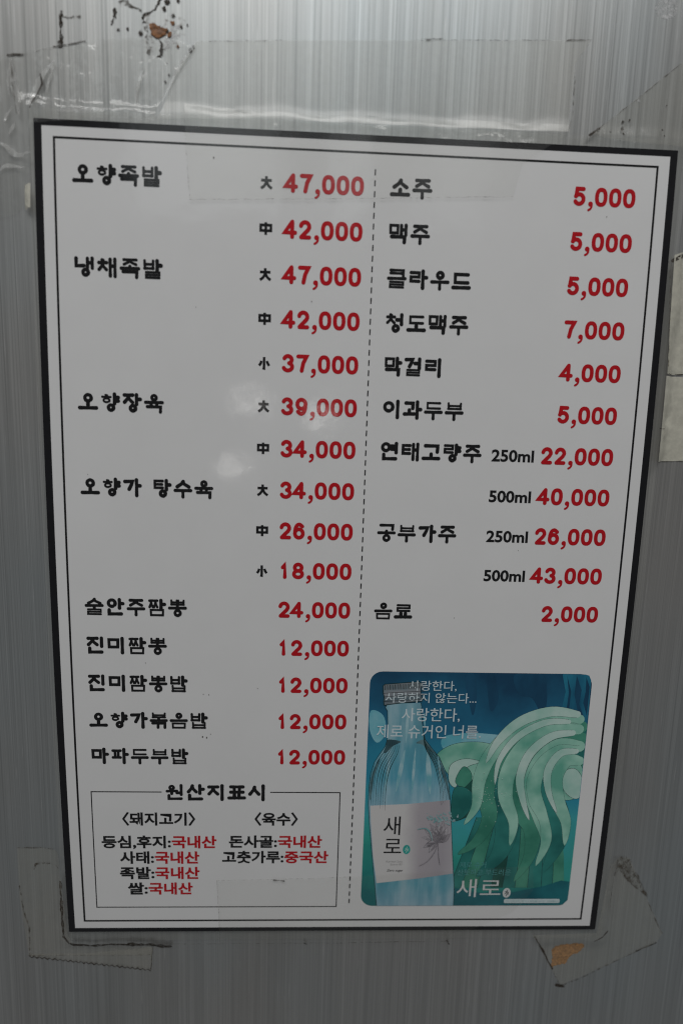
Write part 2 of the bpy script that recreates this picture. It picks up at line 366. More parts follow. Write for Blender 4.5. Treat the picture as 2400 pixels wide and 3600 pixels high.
def syllable(ch, gap, asp=1.06, sw=.15):
    k = ord(ch) - 0xAC00
    L_, V_, T_ = CHO[k // 588], JUNG[(k % 588) // 28], JONG[k % 28]
    T_ = None if T_ == ' ' else T_
    out = []
    l = lambda *a: out.append(([(a[i], a[i + 1]) for i in range(0, len(a), 2)], False, lf))
    df = (.90 if sw > .18 else .86) if (V_ in 'ㅗㅛㅜㅠㅡㅘㅙㅝ' and T_) else 1.0
    if sw < .12: df = 1.0
    lf = df * (.90 if V_ in 'ㅐㅔ' else 1.0)
    def J(c, x0, y0, x1, y1, vert=False, final=False):
        f = df
        if ROWS[c] > 1: f = min(f, (y1 - y0) / (ROWS[c] - 1) / (1.42 if sw > .18 else 1.62) / sw)
        if COLS.get(c, 1) > 1: f = min(f, (x1 - x0) / (COLS[c] - 1) / (1.4 if sw > .18 else 1.55) / sw)
        f = max(.64 if sw > .19 else .60, f)
        out.extend((p, cl, f) for p, cl in jamo(c, x0, y0, x1, y1, gap, vert, final, 1 / asp))
    if V_ in 'ㅏㅐㅑㅓㅔㅕㅣㅖ':
        if T_: y0, y1, ve = .03, .46, .57
        else: y0, y1, ve = .10, .60, .99
        if L_ in 'ㅊㅎ' : y0 += .05; y1 += .03 if T_ else .02
        am = (y0 + y1) / 2 + .02
        if L_ == 'ㅎ' and not T_: y1 = .74
        if V_ in 'ㅏㅑ':
            J(L_, .07, y0, .54, y1, True); l(.76, .0, .76, ve)
            if V_ == 'ㅏ': l(.78, am, .97, am)
            else: l(.78, am - .11, .97, am - .11); l(.78, am + .10, .97, am + .10)
        elif V_ in 'ㅓㅕ':
            J(L_, .05, y0, .47, y1, True); l(.88, .0, .88, ve)
            if V_ == 'ㅓ': l(.60, am, .86, am)
            else: l(.58, am - .10, .86, am - .10); l(.58, am + .09, .86, am + .09)
        elif V_ == 'ㅣ': J(L_, .06, y0, .60, y1, True); l(.86, .0, .86, ve)
        elif V_ == 'ㅐ': J(L_, .04, y0, .46, y1, True); l(.66, .02, .66, ve - .02); l(.92, .0, .92, ve); l(.68, am, .90, am)
        else: J(L_, .04, y0, .46, y1, True); l(.68, .02, .68, ve - .02); l(.92, .0, .92, ve); l(.50, am, .66, am)
        if T_:
            if T_ in 'ㅇ': J(T_, .30, .66, .80, .97, final=True)
            elif T_ in 'ㄹ': J(T_, .14, .67, .88, .98, final=True)
            elif T_ == 'ㄱ': J(T_, .12, .68, .86, .99, final=True)
            elif T_ == 'ㄶ': J(T_, .12, .72, .9, .97, final=True)
            elif T_ in 'ㅂㅁ': J(T_, .14, .65, .88, 1.0, final=True)
            else: J(T_, .14, .70, .86, .97, final=True)
    elif V_ in 'ㅗㅛㅜㅠㅡ':
        x0, x1 = (.14, .88)
        if L_ in 'ㅅㅈㅊ': x0, x1 = .16, .86
        if not T_:
            if V_ in 'ㅗㅛ':
                J(L_, x0, .08, x1, .46)
                if V_ == 'ㅗ': l(.5, .60, .5, .86)
                else: l(.36, .62, .36, .88); l(.64, .62, .64, .88)
                l(.03, .88, .97, .87)
            elif V_ in 'ㅜㅠ':
                J(L_, x0, .03 + (.06 if L_ in 'ㅎㅊ' else 0), x1, .36); lf *= .90; l(.03, .60, .97, .59)
                if V_ == 'ㅜ': l(.5, .62, .5, 1.0)
                else: l(.34, .62, .32, 1.0); l(.66, .62, .68, 1.0)
            else: J(L_, x0, .10, x1, .58); l(.03, .88, .97, .87)
        else:
            J(L_, x0, .0 + (.05 if L_ in 'ㅎㅊ' else 0), x1, .36 if L_ == 'ㅋ' else .27)
            if V_ in 'ㅗㅛ': l(.5, .38, .5, .50); l(.02, .50, .98, .49)
            elif V_ == 'ㅡ': l(.02, .49, .98, .48)
            else:
                l(.02, .43, .98, .42)
                if V_ == 'ㅜ': l(.5, .45, .5, .62)
                else: l(.34, .45, .34, .62); l(.66, .45, .66, .62)
            if T_ == 'ㅇ': J(T_, .26, .66, .76, 1.0, final=True)
            else: J(T_, .12, .69, .88, 1.0, final=True)
    else:
        ve = .62 if T_ else .99
        if V_ in 'ㅘㅙ':
            J(L_, .10, .08, .52, .40 if not T_ else .28); l(.31, .50, .31, .74); l(.03, .76, .60, .74)
            if V_ == 'ㅘ': l(.78, .0, .78, ve); l(.80, .46, .98, .46)
            else: l(.72, .02, .72, ve - .02); l(.94, .0, .94, ve); l(.74, .46, .92, .46)
        else:
            J(L_, .12, .05, .50, .29); l(.03, .42, .62, .40); l(.31, .44, .31, .60); l(.62, .54, .86, .53); l(.88, .0, .88, .66)
            if T_: J(T_, .14, .72, .88, .96, final=True)
    dense = 0
    if T_ and V_ in 'ㅗㅛㅜㅠㅡ': dense += 1
    if L_ in 'ㄹㅋㅌㅃㅉㅆㅂㅍ': dense += .5
    if T_ in ('ㄹ', 'ㅁ', 'ㅂ', 'ㄲ'): dense += .5
    if L_ == 'ㅋ' and T_: dense += .6
    return out, dense
# digits and Latin, centre lines in a box 0..1 wide, 0..1 tall
def arc(cx, cy, rx, ry, a0, a1, n=14): return [(cx + rx * math.cos(math.radians(a0 + (a1 - a0) * k / n)), cy + ry * math.sin(math.radians(a0 + (a1 - a0) * k / n))) for k in range(n + 1)]
def supo(n=28): 
    o = []
    for k in range(n):
        a = 2 * math.pi * k / n; c, s_ = math.cos(a), math.sin(a)
        o.append((.5 + .5 * math.copysign(abs(c) ** .82, c), .5 + .5 * math.copysign(abs(s_) ** .82, s_)))
    return o
DIG = {
 '0': [(supo(), True)],
 '1': [([(.12, .25), (.52, .03), (.56, 1)], False)],
 '2': [(arc(.5, .30, .47, .30, 190, 370, 12) + [(.82, .52), (.50, .72), (.10, .98)], False), ([(.08, 1), (.98, 1)], False)],
 '3': [(arc(.47, .255, .44, .255, 200, 430, 14), False), (arc(.47, .74, .50, .26, 285, 520, 16), False)],
 '4': [([(.74, .0), (.02, .72), (1.02, .72)], False), ([(.74, .04), (.74, 1)], False)],
 '5': [([(.92, 0), (.20, 0), (.10, .50)], False), (arc(.47, .68, .50, .32, 215, 510, 18), False)],
 '6': [(arc(.5, .68, .48, .32, 0, 360, 22)[:-1], True), (smooth([(.04, .64), (.08, .32), (.28, .06), (.58, .0), (.90, .14)], 5), False)],
 '7': [([(.02, 0), (.98, 0), (.62, .45), (.44, 1)], False)],
 '8': [(arc(.5, .25, .42, .25, 0, 360, 22)[:-1], True), (arc(.5, .745, .5, .255, 0, 360, 22)[:-1], True)],
 '9': [(arc(.5, .32, .48, .32, 0, 360, 22)[:-1], True), (smooth([(.96, .36), (.92, .68), (.72, .94), (.42, 1.0), (.10, .86)], 5), False)],
 'm': [([(0, .30), (0, 1)], False), ([(0, .50), (.10, .36), (.25, .32), (.42, .36), (.5, .52), (.5, 1)], False), ([(.5, .52), (.6, .36), (.75, .32), (.92, .36), (1, .52), (1, 1)], False)],
 'l': [([(.5, -.02), (.5, 1)], False)],
}
HAN = {
 '大': [([(.04, .34), (.96, .34)], False), ([(.5, .02), (.5, .34), (.44, .60), (.28, .82), (.04, .98)], False), ([(.52, .44), (.64, .70), (.80, .86), (.97, .97)], False)],
 '中': [([(.06, .22), (.94, .22), (.94, .66), (.06, .66)], True), ([(.5, 0), (.5, 1)], False)],
 '小': [([(.5, .02), (.5, .97), (.36, .94)], False), ([(.26, .34), (.20, .56), (.06, .74)], False), ([(.74, .34), (.82, .54), (.95, .74)], False)],
}
STYLE = {  # relative stroke width, round ends, open ring, flare, wobble, cell aspect
 'display': dict(w=.178, cap='round', gap=True, flare=.07, wob=.035),
 'gothic': dict(w=.215, cap='butt', gap=False, flare=0, wob=0),
 'slogan': dict(w=.098, cap='round', gap=False, flare=.10, wob=.02),
 'thin': dict(w=.095, cap='butt', gap=False, flare=0, wob=0),
}
def put(sh, strokes, x, y, w, h, sw, st):
    """strokes given in the unit cell, drawn into x..x+w, y..y+h"""
    i = sw / 2
    for st_ in strokes:
        pts, closed = st_[:2]; f = st_[2] if len(st_) > 2 else 1.0
        q = [(x + i + (w - sw) * a, y + i + (h - sw) * b) for a, b in pts]
        sh.ribbon(q, sw * f, closed, st['cap'], st['flare'], st['wob'])
def hangul(sh, text, u0, u1, v0, v1, style, units=None):
    st = STYLE[style]
    adv = {' ': .42, ',': .34, ':': .36, '.': .34, '<': .55, '>': .55}
    tot = sum(adv.get(c, 1) for c in text)
    a = (u1 - u0) / (tot - .04); h = v1 - v0; x = u0
    for c in text:
        w = a * .965
        if '가' <= c <= '힣':
            if style == 'gothic': gx, gw, gy, gh = x - .03 * a, w * 1.08, v0 - .15, h + .3
            else: gx, gw, gy, gh = x, w, v0, h
            sw = h * st['w']
            strokes, _ = syllable(c, st['gap'], w / h, st['w'])
            put(sh, strokes, gx, gy, gw, gh, sw, st)
        elif c in ',.':
            sw = h * st['w'] * 1.15
            cx = x + a * .12
            if c == '.': sh.disc((cx, v1 - sw * .8), sw * .62)
            else: sh.ribbon([(cx + sw * .1, v1 - sw * 1.1), (cx - sw * .35, v1 + sw * .5)], sw * .9, cap=st['cap'])
        elif c == ':':
            sw = h * .17
            for k in (.36, .80): sh.poly([(x + a * .09, v0 + h * k - sw / 2), (x + a * .09 + sw, v0 + h * k - sw / 2), (x + a * .09 + sw, v0 + h * k + sw / 2), (x + a * .09, v0 + h * k + sw / 2)])
        elif c in '<>':
            p = [(x + a * .40, v0), (x + a * .14, v0 + h * .5), (x + a * .40, v0 + h)]
            if c == '>': p = [(2 * x + a * .52 - q[0], q[1]) for q in p]
            sh.ribbon(p, h * .11, cap='butt')
        x += a * adv.get(c, 1)
    return sh
ROUND = dict(cap='round', flare=0, wob=0)
def number(sh, text, right, v0, h, dw, adv, cw, sw, style=ROUND):
    x = right
    for c in reversed(text):
        if c == ',':
            x -= cw
            cx = x + 1.72
            sh.disc((cx, v0 + h - .72), .80)
            sh.ribbon(smooth([(cx + .42, v0 + h - .7), (cx + .36, v0 + h + .2), (cx - .05, v0 + h + .85), (cx - .62, v0 + h + 1.2)], 4), .72)
            continue
        w = dw * (1.12 if c == '4' else .74 if c == '1' else 1.0)
        xx = x - w
        if c == '1': xx -= dw * .14
        put(sh, DIG[c], xx, v0, w, h, sw, style)
        x -= adv
    return sh

def latin(text, u0, u1, v_base, bold, mat, d, shear=0.0, ky=None):
    c = bpy.data.curves.new('lettering', 'FONT'); c.body = text; c.offset = bold; c.shear = shear; c.resolution_u = 3
    o = bpy.data.objects.new('lettering', c); COL.objects.link(o)
    bpy.context.view_layer.update()
    me = bpy.data.meshes.new_from_object(o.evaluated_get(bpy.context.evaluated_depsgraph_get()))
    bpy.data.objects.remove(o); bpy.data.curves.remove(c)
    xs = [v.co.x for v in me.vertices]; k = (u1 - u0) / (max(xs) - min(xs)); x0 = min(xs)
    sh = Shape(d); sh.bm.from_mesh(me); bpy.data.meshes.remove(me)
    for v in sh.bm.verts: v.co = Vector((u0 + (v.co.x - x0) * k, v_base - v.co.y * (ky or k), d))
    return sh
def glyphs(text, u0, u1, v0, v1, style, bold=0.0, d=.05):
    # printed gothic lettering from the built-in typeface; drawn strokes if it lacks the script
    text = text.replace('<', '〈').replace('>', '〉')
    sh = latin(text, u0, u1, v0 + (v1 - v0) * .905, bold, None, d, ky=(v1 - v0) / .93)
    if len(sh.bm.verts) < 14 * len(text.replace(' ', '')):
        return hangul(Shape(d), text.replace('〈', '<').replace('〉', '>'), u0, u1, v0, v1, style)
    return sh

# ------------------------------------------------------------------ the laminated menu
menu = empty('menu_board', on_sheet(104, H, 0))
tag(menu, 'laminated white restaurant menu with black frame and red prices taped to brushed metal', 'menu')
sh = Shape(0); sh.poly([(0, 0), (W, 0), (W, H), (0, H)], 0)
sh.build('paper', M['paper'], menu, cut=4.0)
# clear pouch border round the paper, turned down to the wall at its rim
sh = Shape(0)
def ring(sh, o, i, d=None):
    (a0, b0, a1, b1), (c0, d0, c1, d1) = o, i
    d = sh.step() if d is None else d
    for q in ([(a0, b0), (a1, b0), (c1, d0), (c0, d0)], [(a1, b0), (a1, b1), (c1, d1), (c1, d0)], [(a1, b1), (a0, b1), (c0, d1), (c1, d1)], [(a0, b1), (a0, b0), (c0, d0), (c0, d1)]):
        sh.poly(q, d)
ring(sh, (FL, FT, FR, FB), (0, 0, W, H), 0.0)
def film_surf(u, v, d):
    dist = max(-u, 0, u - W, -v, v - H)
    return P3(u, v, bulge(v) - 0.12 * dist + d)
sh.build('laminate_border', M['film'], menu, surf=film_surf, cut=2.0, cutu=4.0, ripple=lambda u, v: .10 * noise.noise((u * .11, v * .11, 4.0)))
sh = Shape(.05); ring(sh, (0.03, 0.03, W - .03, H - .03), (2.45, 2.0, W - 2.45, H - 1.75)); sh.build('frame', M['frame'], menu)
sh = Shape(.05); ring(sh, (5.9, 5.1, 201.9, 286.0), (6.6, 5.75, 201.2, 285.3)); sh.build('inner_frame', M['black'], menu)
# dashed divider: one mark pattern
sh = Shape(.05); v = 10.4
while v < 278.5:
    sh.ribbon([(108.4, v), (108.35, v + 1.85)], .42, cap='butt'); v += 3.36
sh.build('divider_line', M['black'], menu)

ROW = lambda k: 12.75 + 14.245 * k
D = .05
for text, k, u1, dv in (('오향족발', 0, 40.1, 0), ('냉채족발', 2, 40.2, 0), ('오향장육', 5, 40.2, .4), ('오향가 탕수육', 7, 56.6, .4), ('술안주짬뽕', 10, 47.3, 0),
                        ('진미짬뽕', 11, 40.1, 0), ('진미짬뽕밥', 12, 47.3, 0), ('오향가볶음밥', 13, 54.4, 0), ('마파두부밥', 14, 47.2, 0)):
    hangul(Shape(D), text, 11.5, u1, ROW(k) + dv - .1, ROW(k) + dv + 6.5, 'display').build('item_name', M['black'], menu)
for text, k, u1 in (('소주', 0, 127.4), ('맥주', 1, 127.3), ('클라우드', 2, 141.7), ('청도맥주', 3, 141.6), ('막걸리', 4, 133.6), ('이과두부', 5, 141.6),
                    ('연태고량주', 6, 148.7), ('공부가주', 8, 141.5), ('음료', 10, 127.3)):
    hangul(Shape(D), text, 113.2, u1, ROW(k) - .3, ROW(k) + 6.3, 'display').build('item_name', M['black'], menu)
for k, t in enumerate(('47,000', '42,000', '47,000', '42,000', '37,000', '39,000', '34,000', '34,000', '26,000', '18,000', '24,000', '12,000', '12,000', '12,000', '12,000')):
    number(Shape(D), t, 104.85, ROW(k) + .1, 6.0, 4.2, 4.72, 2.55, 1.31).build('price', M['red'], menu)
for k, t in enumerate(('5,000', '5,000', '5,000', '7,000', '4,000', '5,000', '22,000', '40,000', '26,000', '43,000', '2,000')):
    number(Shape(D), t, 194.95, ROW(k) + .0, 6.0, 4.2, 4.72, 2.55, 1.31).build('price', M['red'], menu)
SQ = dict(cap='butt', flare=0, wob=0)
for k, t in zip(range(10), '大中大中小大中大中小'):
    s_ = Shape(D); put(s_, HAN[t], 71.0, ROW(k) + .85, 4.6, 4.75, .86, SQ); s_.build('size_mark', M['black'], menu)
for k, t in ((6, '250'), (7, '500'), (8, '250'), (9, '500')):
    latin(t + 'ml', 152.05, 166.95, ROW(k) + 5.32, .030, None, D, ky=5.6).build('volume_note', M['black'], menu)
# origin box
s_ = Shape(D)
s_.ribbon([(37.0, 229.9), (11.2, 229.9), (11.2, 279.5), (103.4, 279.5), (103.4, 229.8), (77.2, 229.8)], .38, cap='butt')
box = s_.build('origin_box', M['black'], menu)
hangul(Shape(D), '원산지표시', 38.2, 76.0, 226.5, 233.5, 'display').build('heading', M['black'], box)
glyphs('<돼지고기>', 22.1, 49.3, 238.5, 243.8, 'gothic', .033).build('subheading', M['black'], box)
glyphs('<육수>', 71.4, 87.8, 238.4, 243.7, 'gothic', .033).build('subheading', M['black'], box)
for t, u0, u1, r, v in (('등심,후지:', 14.2, 40.0, '국내산', 248.3), ('사태:', 20.7, 33.5, '국내산', 255.0), ('족발:', 20.5, 33.5, '국내산', 261.75), ('쌀:', 23.2, 30.8, '국내산', 268.6),
                        ('돈사골:', 61.8, 80.0, '국내산', 248.1), ('고춧가루:', 59.2, 82.6, '중국산', 254.8)):
    glyphs(t, u0, u1, v, v + 5.2, 'gothic', .033).build('ingredient', M['black'], box)
    glyphs(r, u1 + .3, u1 + 17.1, v, v + 5.2, 'gothic', .033).build('origin_country', M['red'], box)
# dirt specks on the laminate
for u_, v_, r_ in [(52.3, 207.4, 0.25), (53.8, 207.7, 0.25), (55.2, 206.3, 0.15), (52.7, 190.7, 0.14), (54.7, 190.9, 0.14), (32.3, 179.0, 0.12), (88.7, 52.6, 0.16), (185.7, 21.8, 0.15), (14.3, 111.9, 0.12), (142.4, 160.3, 0.12), (56.4, 9.3, 0.22), (50.8, 55.8, 0.12), (72.2, 188.2, 0.12), (163.8, 135.0, 0.12), (69.9, 257.0, 0.16)]:
    s_ = Shape(.12); s_.disc((u_, v_), r_, r_ * 1.5, 7); s_.build('dirt_speck', M['dirt'], menu)
# ------------------------------------------------------------------ the printed drink advert (a generic picture: bottle, blossoms and flowing silk)
def lens(a, b, w, n=8, bend=0.0):
    a = Vector(a); b = Vector(b); t = b - a; no = Vector((-t.y, t.x)).normalized()
    up = [a + t * (k / n) + no * (w * math.sin(math.pi * (k / n) ** .8) + bend * math.sin(math.pi * k / n)) for k in range(n + 1)]
    dn = [a + t * (k / n) + no * (-w * math.sin(math.pi * (k / n) ** .8) + bend * math.sin(math.pi * k / n)) for k in range(n - 1, 0, -1)]
    return [(p.x, p.y) for p in up + dn]
def rrect(a0, b0, a1, b1, r, n=6):
    o = []
    for cx, cy, s0 in ((a1 - r, b0 + r, 270), (a1 - r, b1 - r, 0), (a0 + r, b1 - r, 90), (a0 + r, b0 + r, 180)):
        for k in range(n + 1):
            a = math.radians(s0 + 90 * k / n); o.append((cx + r * math.cos(a), cy + r * math.sin(a)))
    return o
AL, AT, AR, AB = 112.95, 181.05, 195.35, 279.25
sh = Shape(.05); sh.poly(rrect(AL, AT, AR, AB, 4.6))
adv_mat = gradient('advert_sky_ink', [(0.0, (.006, .055, .12)), (.22, (.015, .15, .27)), (.45, (.025, .27, .40)), (.62, (.05, .38, .42)), (.8, (.03, .34, .28)), (1.0, (.01, .16, .17))], (160, 181), (148, 279), .22, 45.0)
advert = sh.build('advert', adv_mat, menu)
INK = {
 'deep': art('deep_blue_ink', (.004, .045, .10), (.010, .085, .17), 90, 4, (1, 1, .35)),
 'cliff': art('cliff_blue_ink', (.006, .10, .19), (.02, .22, .34), 120, 4, (1, 1, .3)),
 'line': printed('outline_ink', (.012, .040, .042), .2),
 'mint': art('mint_ink', (.13, .42, .32), (.38, .68, .56), 80, 3),
 'pale': art('pale_mint_ink', (.34, .60, .52), (.60, .76, .71), 80, 3),
 'leaf': art('leaf_green_ink', (.03, .20, .14), (.08, .34, .24), 80, 3),
 'teal': art('teal_ink', (.010, .13, .12), (.035, .26, .23), 60, 3),
 'dark': art('dark_green_ink', (.006, .055, .045), (.015, .13, .10), 80, 3),
 'pink': art('dusky_pink_ink', (.36, .20, .19), (.56, .38, .35), 130, 3),
 'sea': art('sea_ink', (.004, .09, .12), (.012, .17, .20), 60, 4),
 'mist': art('mist_ink', (.10, .42, .52), (.30, .58, .66), 70, 4),
}
def pic(name, shape, ink):
    bm = shape.bm
    for co, no in (((AR - .15, 0, 0), (1, 0, 0)), ((AL + .15, 0, 0), (-1, 0, 0)), ((0, AB - .15, 0), (0, 1, 0)), ((0, AT + .15, 0), (0, -1, 0))):
        bmesh.ops.bisect_plane(bm, geom=bm.verts[:] + bm.edges[:] + bm.faces[:], plane_co=co, plane_no=no, dist=1e-6, clear_outer=True)
    return shape.build(name, INK[ink] if isinstance(ink, str) else ink, advert)
# far cliffs, upper right
s_ = Shape(.08); s_.poly([(183.87,181.06),(191.66,180.95),(194.01,181.61),(194.91,183.48),(195.26,209.78),(192.23,211.44),(188.52,211.15),(186.43,208.55),(186.31,200.76),(184.86,195.00),(185.72,188.00)]); pic('cliff', s_, 'cliff')
s_ = Shape(.085)
for q in ([(185.73,181.72),(187.82,187.98),(187.64,195.61),(189.66,203.96),(189.68,210.48),(188.07,203.33),(186.73,195.62),(186.98,188.62)], [(189.33,181.67),(191.68,187.30),(191.33,193.01),(193.28,197.47),(191.74,206.54),(190.87,200.71),(190.97,195.57),(189.15,189.23)], [(192.99,182.25),(194.56,186.00),(194.62,197.45),(192.78,192.36),(193.24,187.91)]): s_.poly(q)
pic('cliff_cleft', s_, 'deep')
s_ = Shape(.08)
for q in ([(147.68,182.25),(151.20,181.89),(152.62,189.68),(151.69,197.92),(149.39,190.35)], [(166.02,181.68),(176.13,181.35),(178.86,188.72),(178.14,197.63),(173.33,190.69),(168.43,189.48)], [(156.00,182.75),(158.92,182.09),(160.80,191.47),(158.14,195.94)]): s_.poly(smooth(q, 4, True))
pic('night_shade', s_, 'deep')
s_ = Shape(.08)
for q in ([(140.87,207.02),(149.16,205.00),(161.26,205.53),(185.82,208.55),(185.58,212.48),(161.90,213.99),(143.64,212.83)], [(113.70,196.44),(118.38,198.29),(119.57,205.29),(116.46,209.18),(113.58,204.07)]): s_.poly(smooth(q, 5, True))
pic('mist', s_, 'mist')
# flowing silk folds, lying behind the bottle
def swirl(name, pts, ink, d, line=True):
    q = smooth(pts, 6, True)
    s_ = Shape(d); s_.poly(q); pic(name, s_, ink)
    if line:
        o_ = Shape(d + .0004); o_.ribbon(q, .15, closed=True); pic('silk_outline', o_, 'line')
swirl('silk_fold', [(138.93,214.83),(143.48,210.23),(150.60,208.54),(158.50,209.12),(165.44,212.65),(166.18,221.89),(160.41,226.60),(153.10,227.32),(146.90,226.01),(143.56,221.38)], 'mint', .092)
swirl('silk_fold', [(176.54,207.01),(182.65,207.28),(188.43,210.16),(192.25,211.64),(195.18,211.42),(195.80,216.36),(195.53,225.72),(187.86,229.82),(179.93,224.47),(175.42,215.20)], 'leaf', .094)
swirl('silk_fold', [(177.63,212.55),(183.69,211.84),(189.94,213.11),(194.40,217.70),(195.73,221.69),(195.63,229.78),(189.99,232.52),(183.39,228.49),(179.68,221.80)], 'mint', .097)
swirl('silk_fold', [(187.08,221.75),(191.76,219.05),(195.37,223.03),(195.64,230.46),(193.04,231.83),(188.97,228.46)], 'pale', .1)
swirl('silk_fold', [(144.57,218.07),(149.85,215.40),(156.01,216.67),(151.29,218.68),(148.55,223.34),(146.99,227.35),(144.38,224.70)], 'pale', .1)
swirl('silk_fold', [(146.81,224.68),(149.46,218.69),(152.69,221.32),(152.70,225.98),(150.06,227.67)], 'leaf', .103)
swirl('silk_fold', [(151.79,225.98),(156.30,220.63),(160.98,217.95),(161.79,228.61),(157.37,235.40),(152.72,239.51),(147.91,241.58),(146.42,239.53),(146.42,232.73)], 'dark', .106)
swirl('silk_fold', [(146.99,227.35),(151.92,227.99),(154.71,232.69),(151.48,239.51),(146.90,241.24),(145.89,234.09)], 'teal', .109)
silk = random.Random(21)
def strand(pts, w, ink, d):
    q = smooth(pts, 6); m = len(q)
    wd = [max(.06, math.sin(math.pi * min(1, .16 + .84 * i / (m - 1))) ** .6) for i in range(m)]
    e = [Vector(q[min(m - 1, i + 1)]) - Vector(q[max(0, i - 1)]) for i in range(m)]
    L_ = [(q[i][0] - e[i].y / e[i].length * w * .5 * wd[i], q[i][1] + e[i].x / e[i].length * w * .5 * wd[i]) for i in range(m)]
    R_ = [(q[i][0] + e[i].y / e[i].length * w * .5 * wd[i], q[i][1] - e[i].x / e[i].length * w * .5 * wd[i]) for i in range(m)]
    s_ = Shape(d); s_.ribbon(q, w, widths=wd); pic('silk_strand', s_, ink)
    o_ = Shape(d + .0004); o_.ribbon(L_, .09); o_.ribbon(R_, .09); pic('silk_outline', o_, 'line')
# pleats spreading down to the sea
tops = [156, 160, 163.5, 167, 170, 173.5, 177, 181, 185, 188.5]
foot = [147.5, 152, 158.5, 164, 168.5, 173.5, 178.5, 184, 188.5, 193.2]
for k in range(9):
    s_ = Shape(.114); s_.poly([(tops[k], 240), (tops[k + 1], 240), (tops[k + 1] * .4 + foot[k + 1] * .6 + .4, 257), (foot[k + 1], 271), (foot[k], 271), (tops[k] * .4 + foot[k] * .6 + .4, 257)])
    pic('silk_pleat', s_, ('teal', 'leaf', 'teal', 'dark', 'teal', 'leaf', 'teal', 'teal', 'leaf')[k])
    o_ = Shape(.1144); o_.ribbon(smooth([(tops[k], 240), (tops[k] * .4 + foot[k] * .6 + .4, 257), (foot[k], 271)], 4), .18); pic('silk_outline', o_, 'line')
for k, (pts, w, ink) in enumerate((
    ([(194.5, 205), (184, 203), (172, 208), (164, 219), (163, 232), (168, 243), (166, 256), (158, 266)], 12, 'teal'),
    ([(194.5, 214), (188, 211), (181, 217), (181, 228), (187, 238), (189, 250), (184, 264)], 11, 'teal'),
    ([(193, 202), (182, 201), (170, 206), (161, 217), (158.5, 229), (161, 240), (157, 250), (150, 256)], 7.5, 'leaf'),
    ([(193.5, 207), (184, 206), (175, 212), (170, 223), (172, 235), (178, 245), (178, 257), (173, 268)], 8.5, 'leaf'),
    ([(192, 199), (181, 198), (169, 203), (160, 213), (156, 224), (155.5, 235), (151.5, 243)], 6.0, 'mint'),
    ([(193, 210), (185, 210), (178.5, 217), (176.5, 228), (180.5, 239), (184, 250), (181, 261)], 7.0, 'mint'),
    ([(192, 203), (183, 203), (173, 209), (167, 220), (166.5, 231), (170.5, 242), (170, 252)], 6.5, 'mint'),
    ([(191, 197), (181, 196), (170, 200), (162, 208), (158, 217)], 4.2, 'pale'),
    ([(193.5, 216), (188.5, 216), (185, 223), (187, 233), (191, 242), (191.5, 252)], 6.0, 'mint'),
    ([(190, 204.5), (182, 206), (174.5, 213), (171.5, 223), (173.5, 233), (176.5, 241)], 3.6, 'pale'),
    ([(192, 212), (186, 213), (182, 220), (183, 229), (187, 238)], 3.2, 'pale'),
    ([(188, 200), (179, 200.5), (169, 206.5), (163, 216), (162, 226)], 2.8, 'pale'))):
    strand(pts, w, ink, .118 + .0014 * k)
# sparkles
s_ = Shape(.178)
for k in range(60):
    s_.disc((silk.gauss(160, 5), silk.gauss(231, 5)), silk.uniform(.07, .22), n=6)
pic('sparkle', s_, 'pale')
# sea along the foot of the picture
s_ = Shape(.180); s_.poly([(148.60,270.83),(153.77,272.29),(160.20,273.39),(166.52,272.83),(172.93,273.13),(179.19,271.62),(185.45,270.17),(189.15,268.72),(191.62,267.78),(196.06,268.52),(195.55,273.48),(195.40,276.42),(193.39,278.78),(191.49,279.22),(149.80,279.22)]); pic('sea', s_, 'sea')
# bottle
def glass_ink():
    m, N, L, b = nodes('bottle_ink')
    n = tex(N, L, coord(N, L, (210, 1, 26), (3.0, 0, 5.0)), 1.0, 3.0, 0.5); n2 = tex(N, L, coord(N, L), 90.0, 3.0)
    c = ramp(N, L, math_(N, L, 'ADD', math_(N, L, 'MULTIPLY', n, .75), math_(N, L, 'MULTIPLY', n2, .25)), [(.30, (.05, .20, .30)), (.46, (.10, .36, .48)), (.58, (.34, .56, .66)), (.70, (.58, .70, .76))])
    # printed picture: paler water above and below the label
    g = N.new('ShaderNodeNewGeometry'); sx = N.new('ShaderNodeSeparateXYZ'); L.new(g.outputs['Position'], sx.inputs[0])
    f = ramp(N, L, math_(N, L, 'MULTIPLY_ADD', sx.outputs['Z'], 10.0, 1.4), [(.02, (.42, .50, .60)), (.16, (.10, .36, .44)), (.35, (.40, .46, .54)), (.46, (.52, .64, .72)), (.62, (.08, .36, .48)), (.80, (.13, .34, .40)), (.95, (.34, .50, .56))])
    L.new(mixc(N, L, .5, c, f), b.inputs['Base Color']); laminate(N, L, b); return m
glass = glass_ink()
body = [(119.77,193.54),(119.00,195.00),(119.83,196.37),(120.20,202.08),(120.31,207.21),(119.67,210.44),(117.72,213.70),(115.88,216.98),(114.68,221.58),(114.23,226.87),(114.27,234.23),(114.96,242.37),(116.56,256.20),(118.27,270.41),(119.27,279.19),(149.66,279.15),(149.33,270.47),(147.76,256.19),(146.35,242.27),(145.33,232.06),(144.30,225.36),(142.57,220.06),(140.13,214.82),(136.90,210.94),(134.44,207.72),(133.54,204.51),(132.49,198.13),(132.15,196.24),(132.42,194.65),(132.04,193.08)]
s_ = Shape(.190); s_.poly(body); pic('bottle', s_, glass)
LB = Shape(.226)
LB.ribbon(body[:15], .2); LB.ribbon(body[15:], .2)
hatch = Shape(.196)
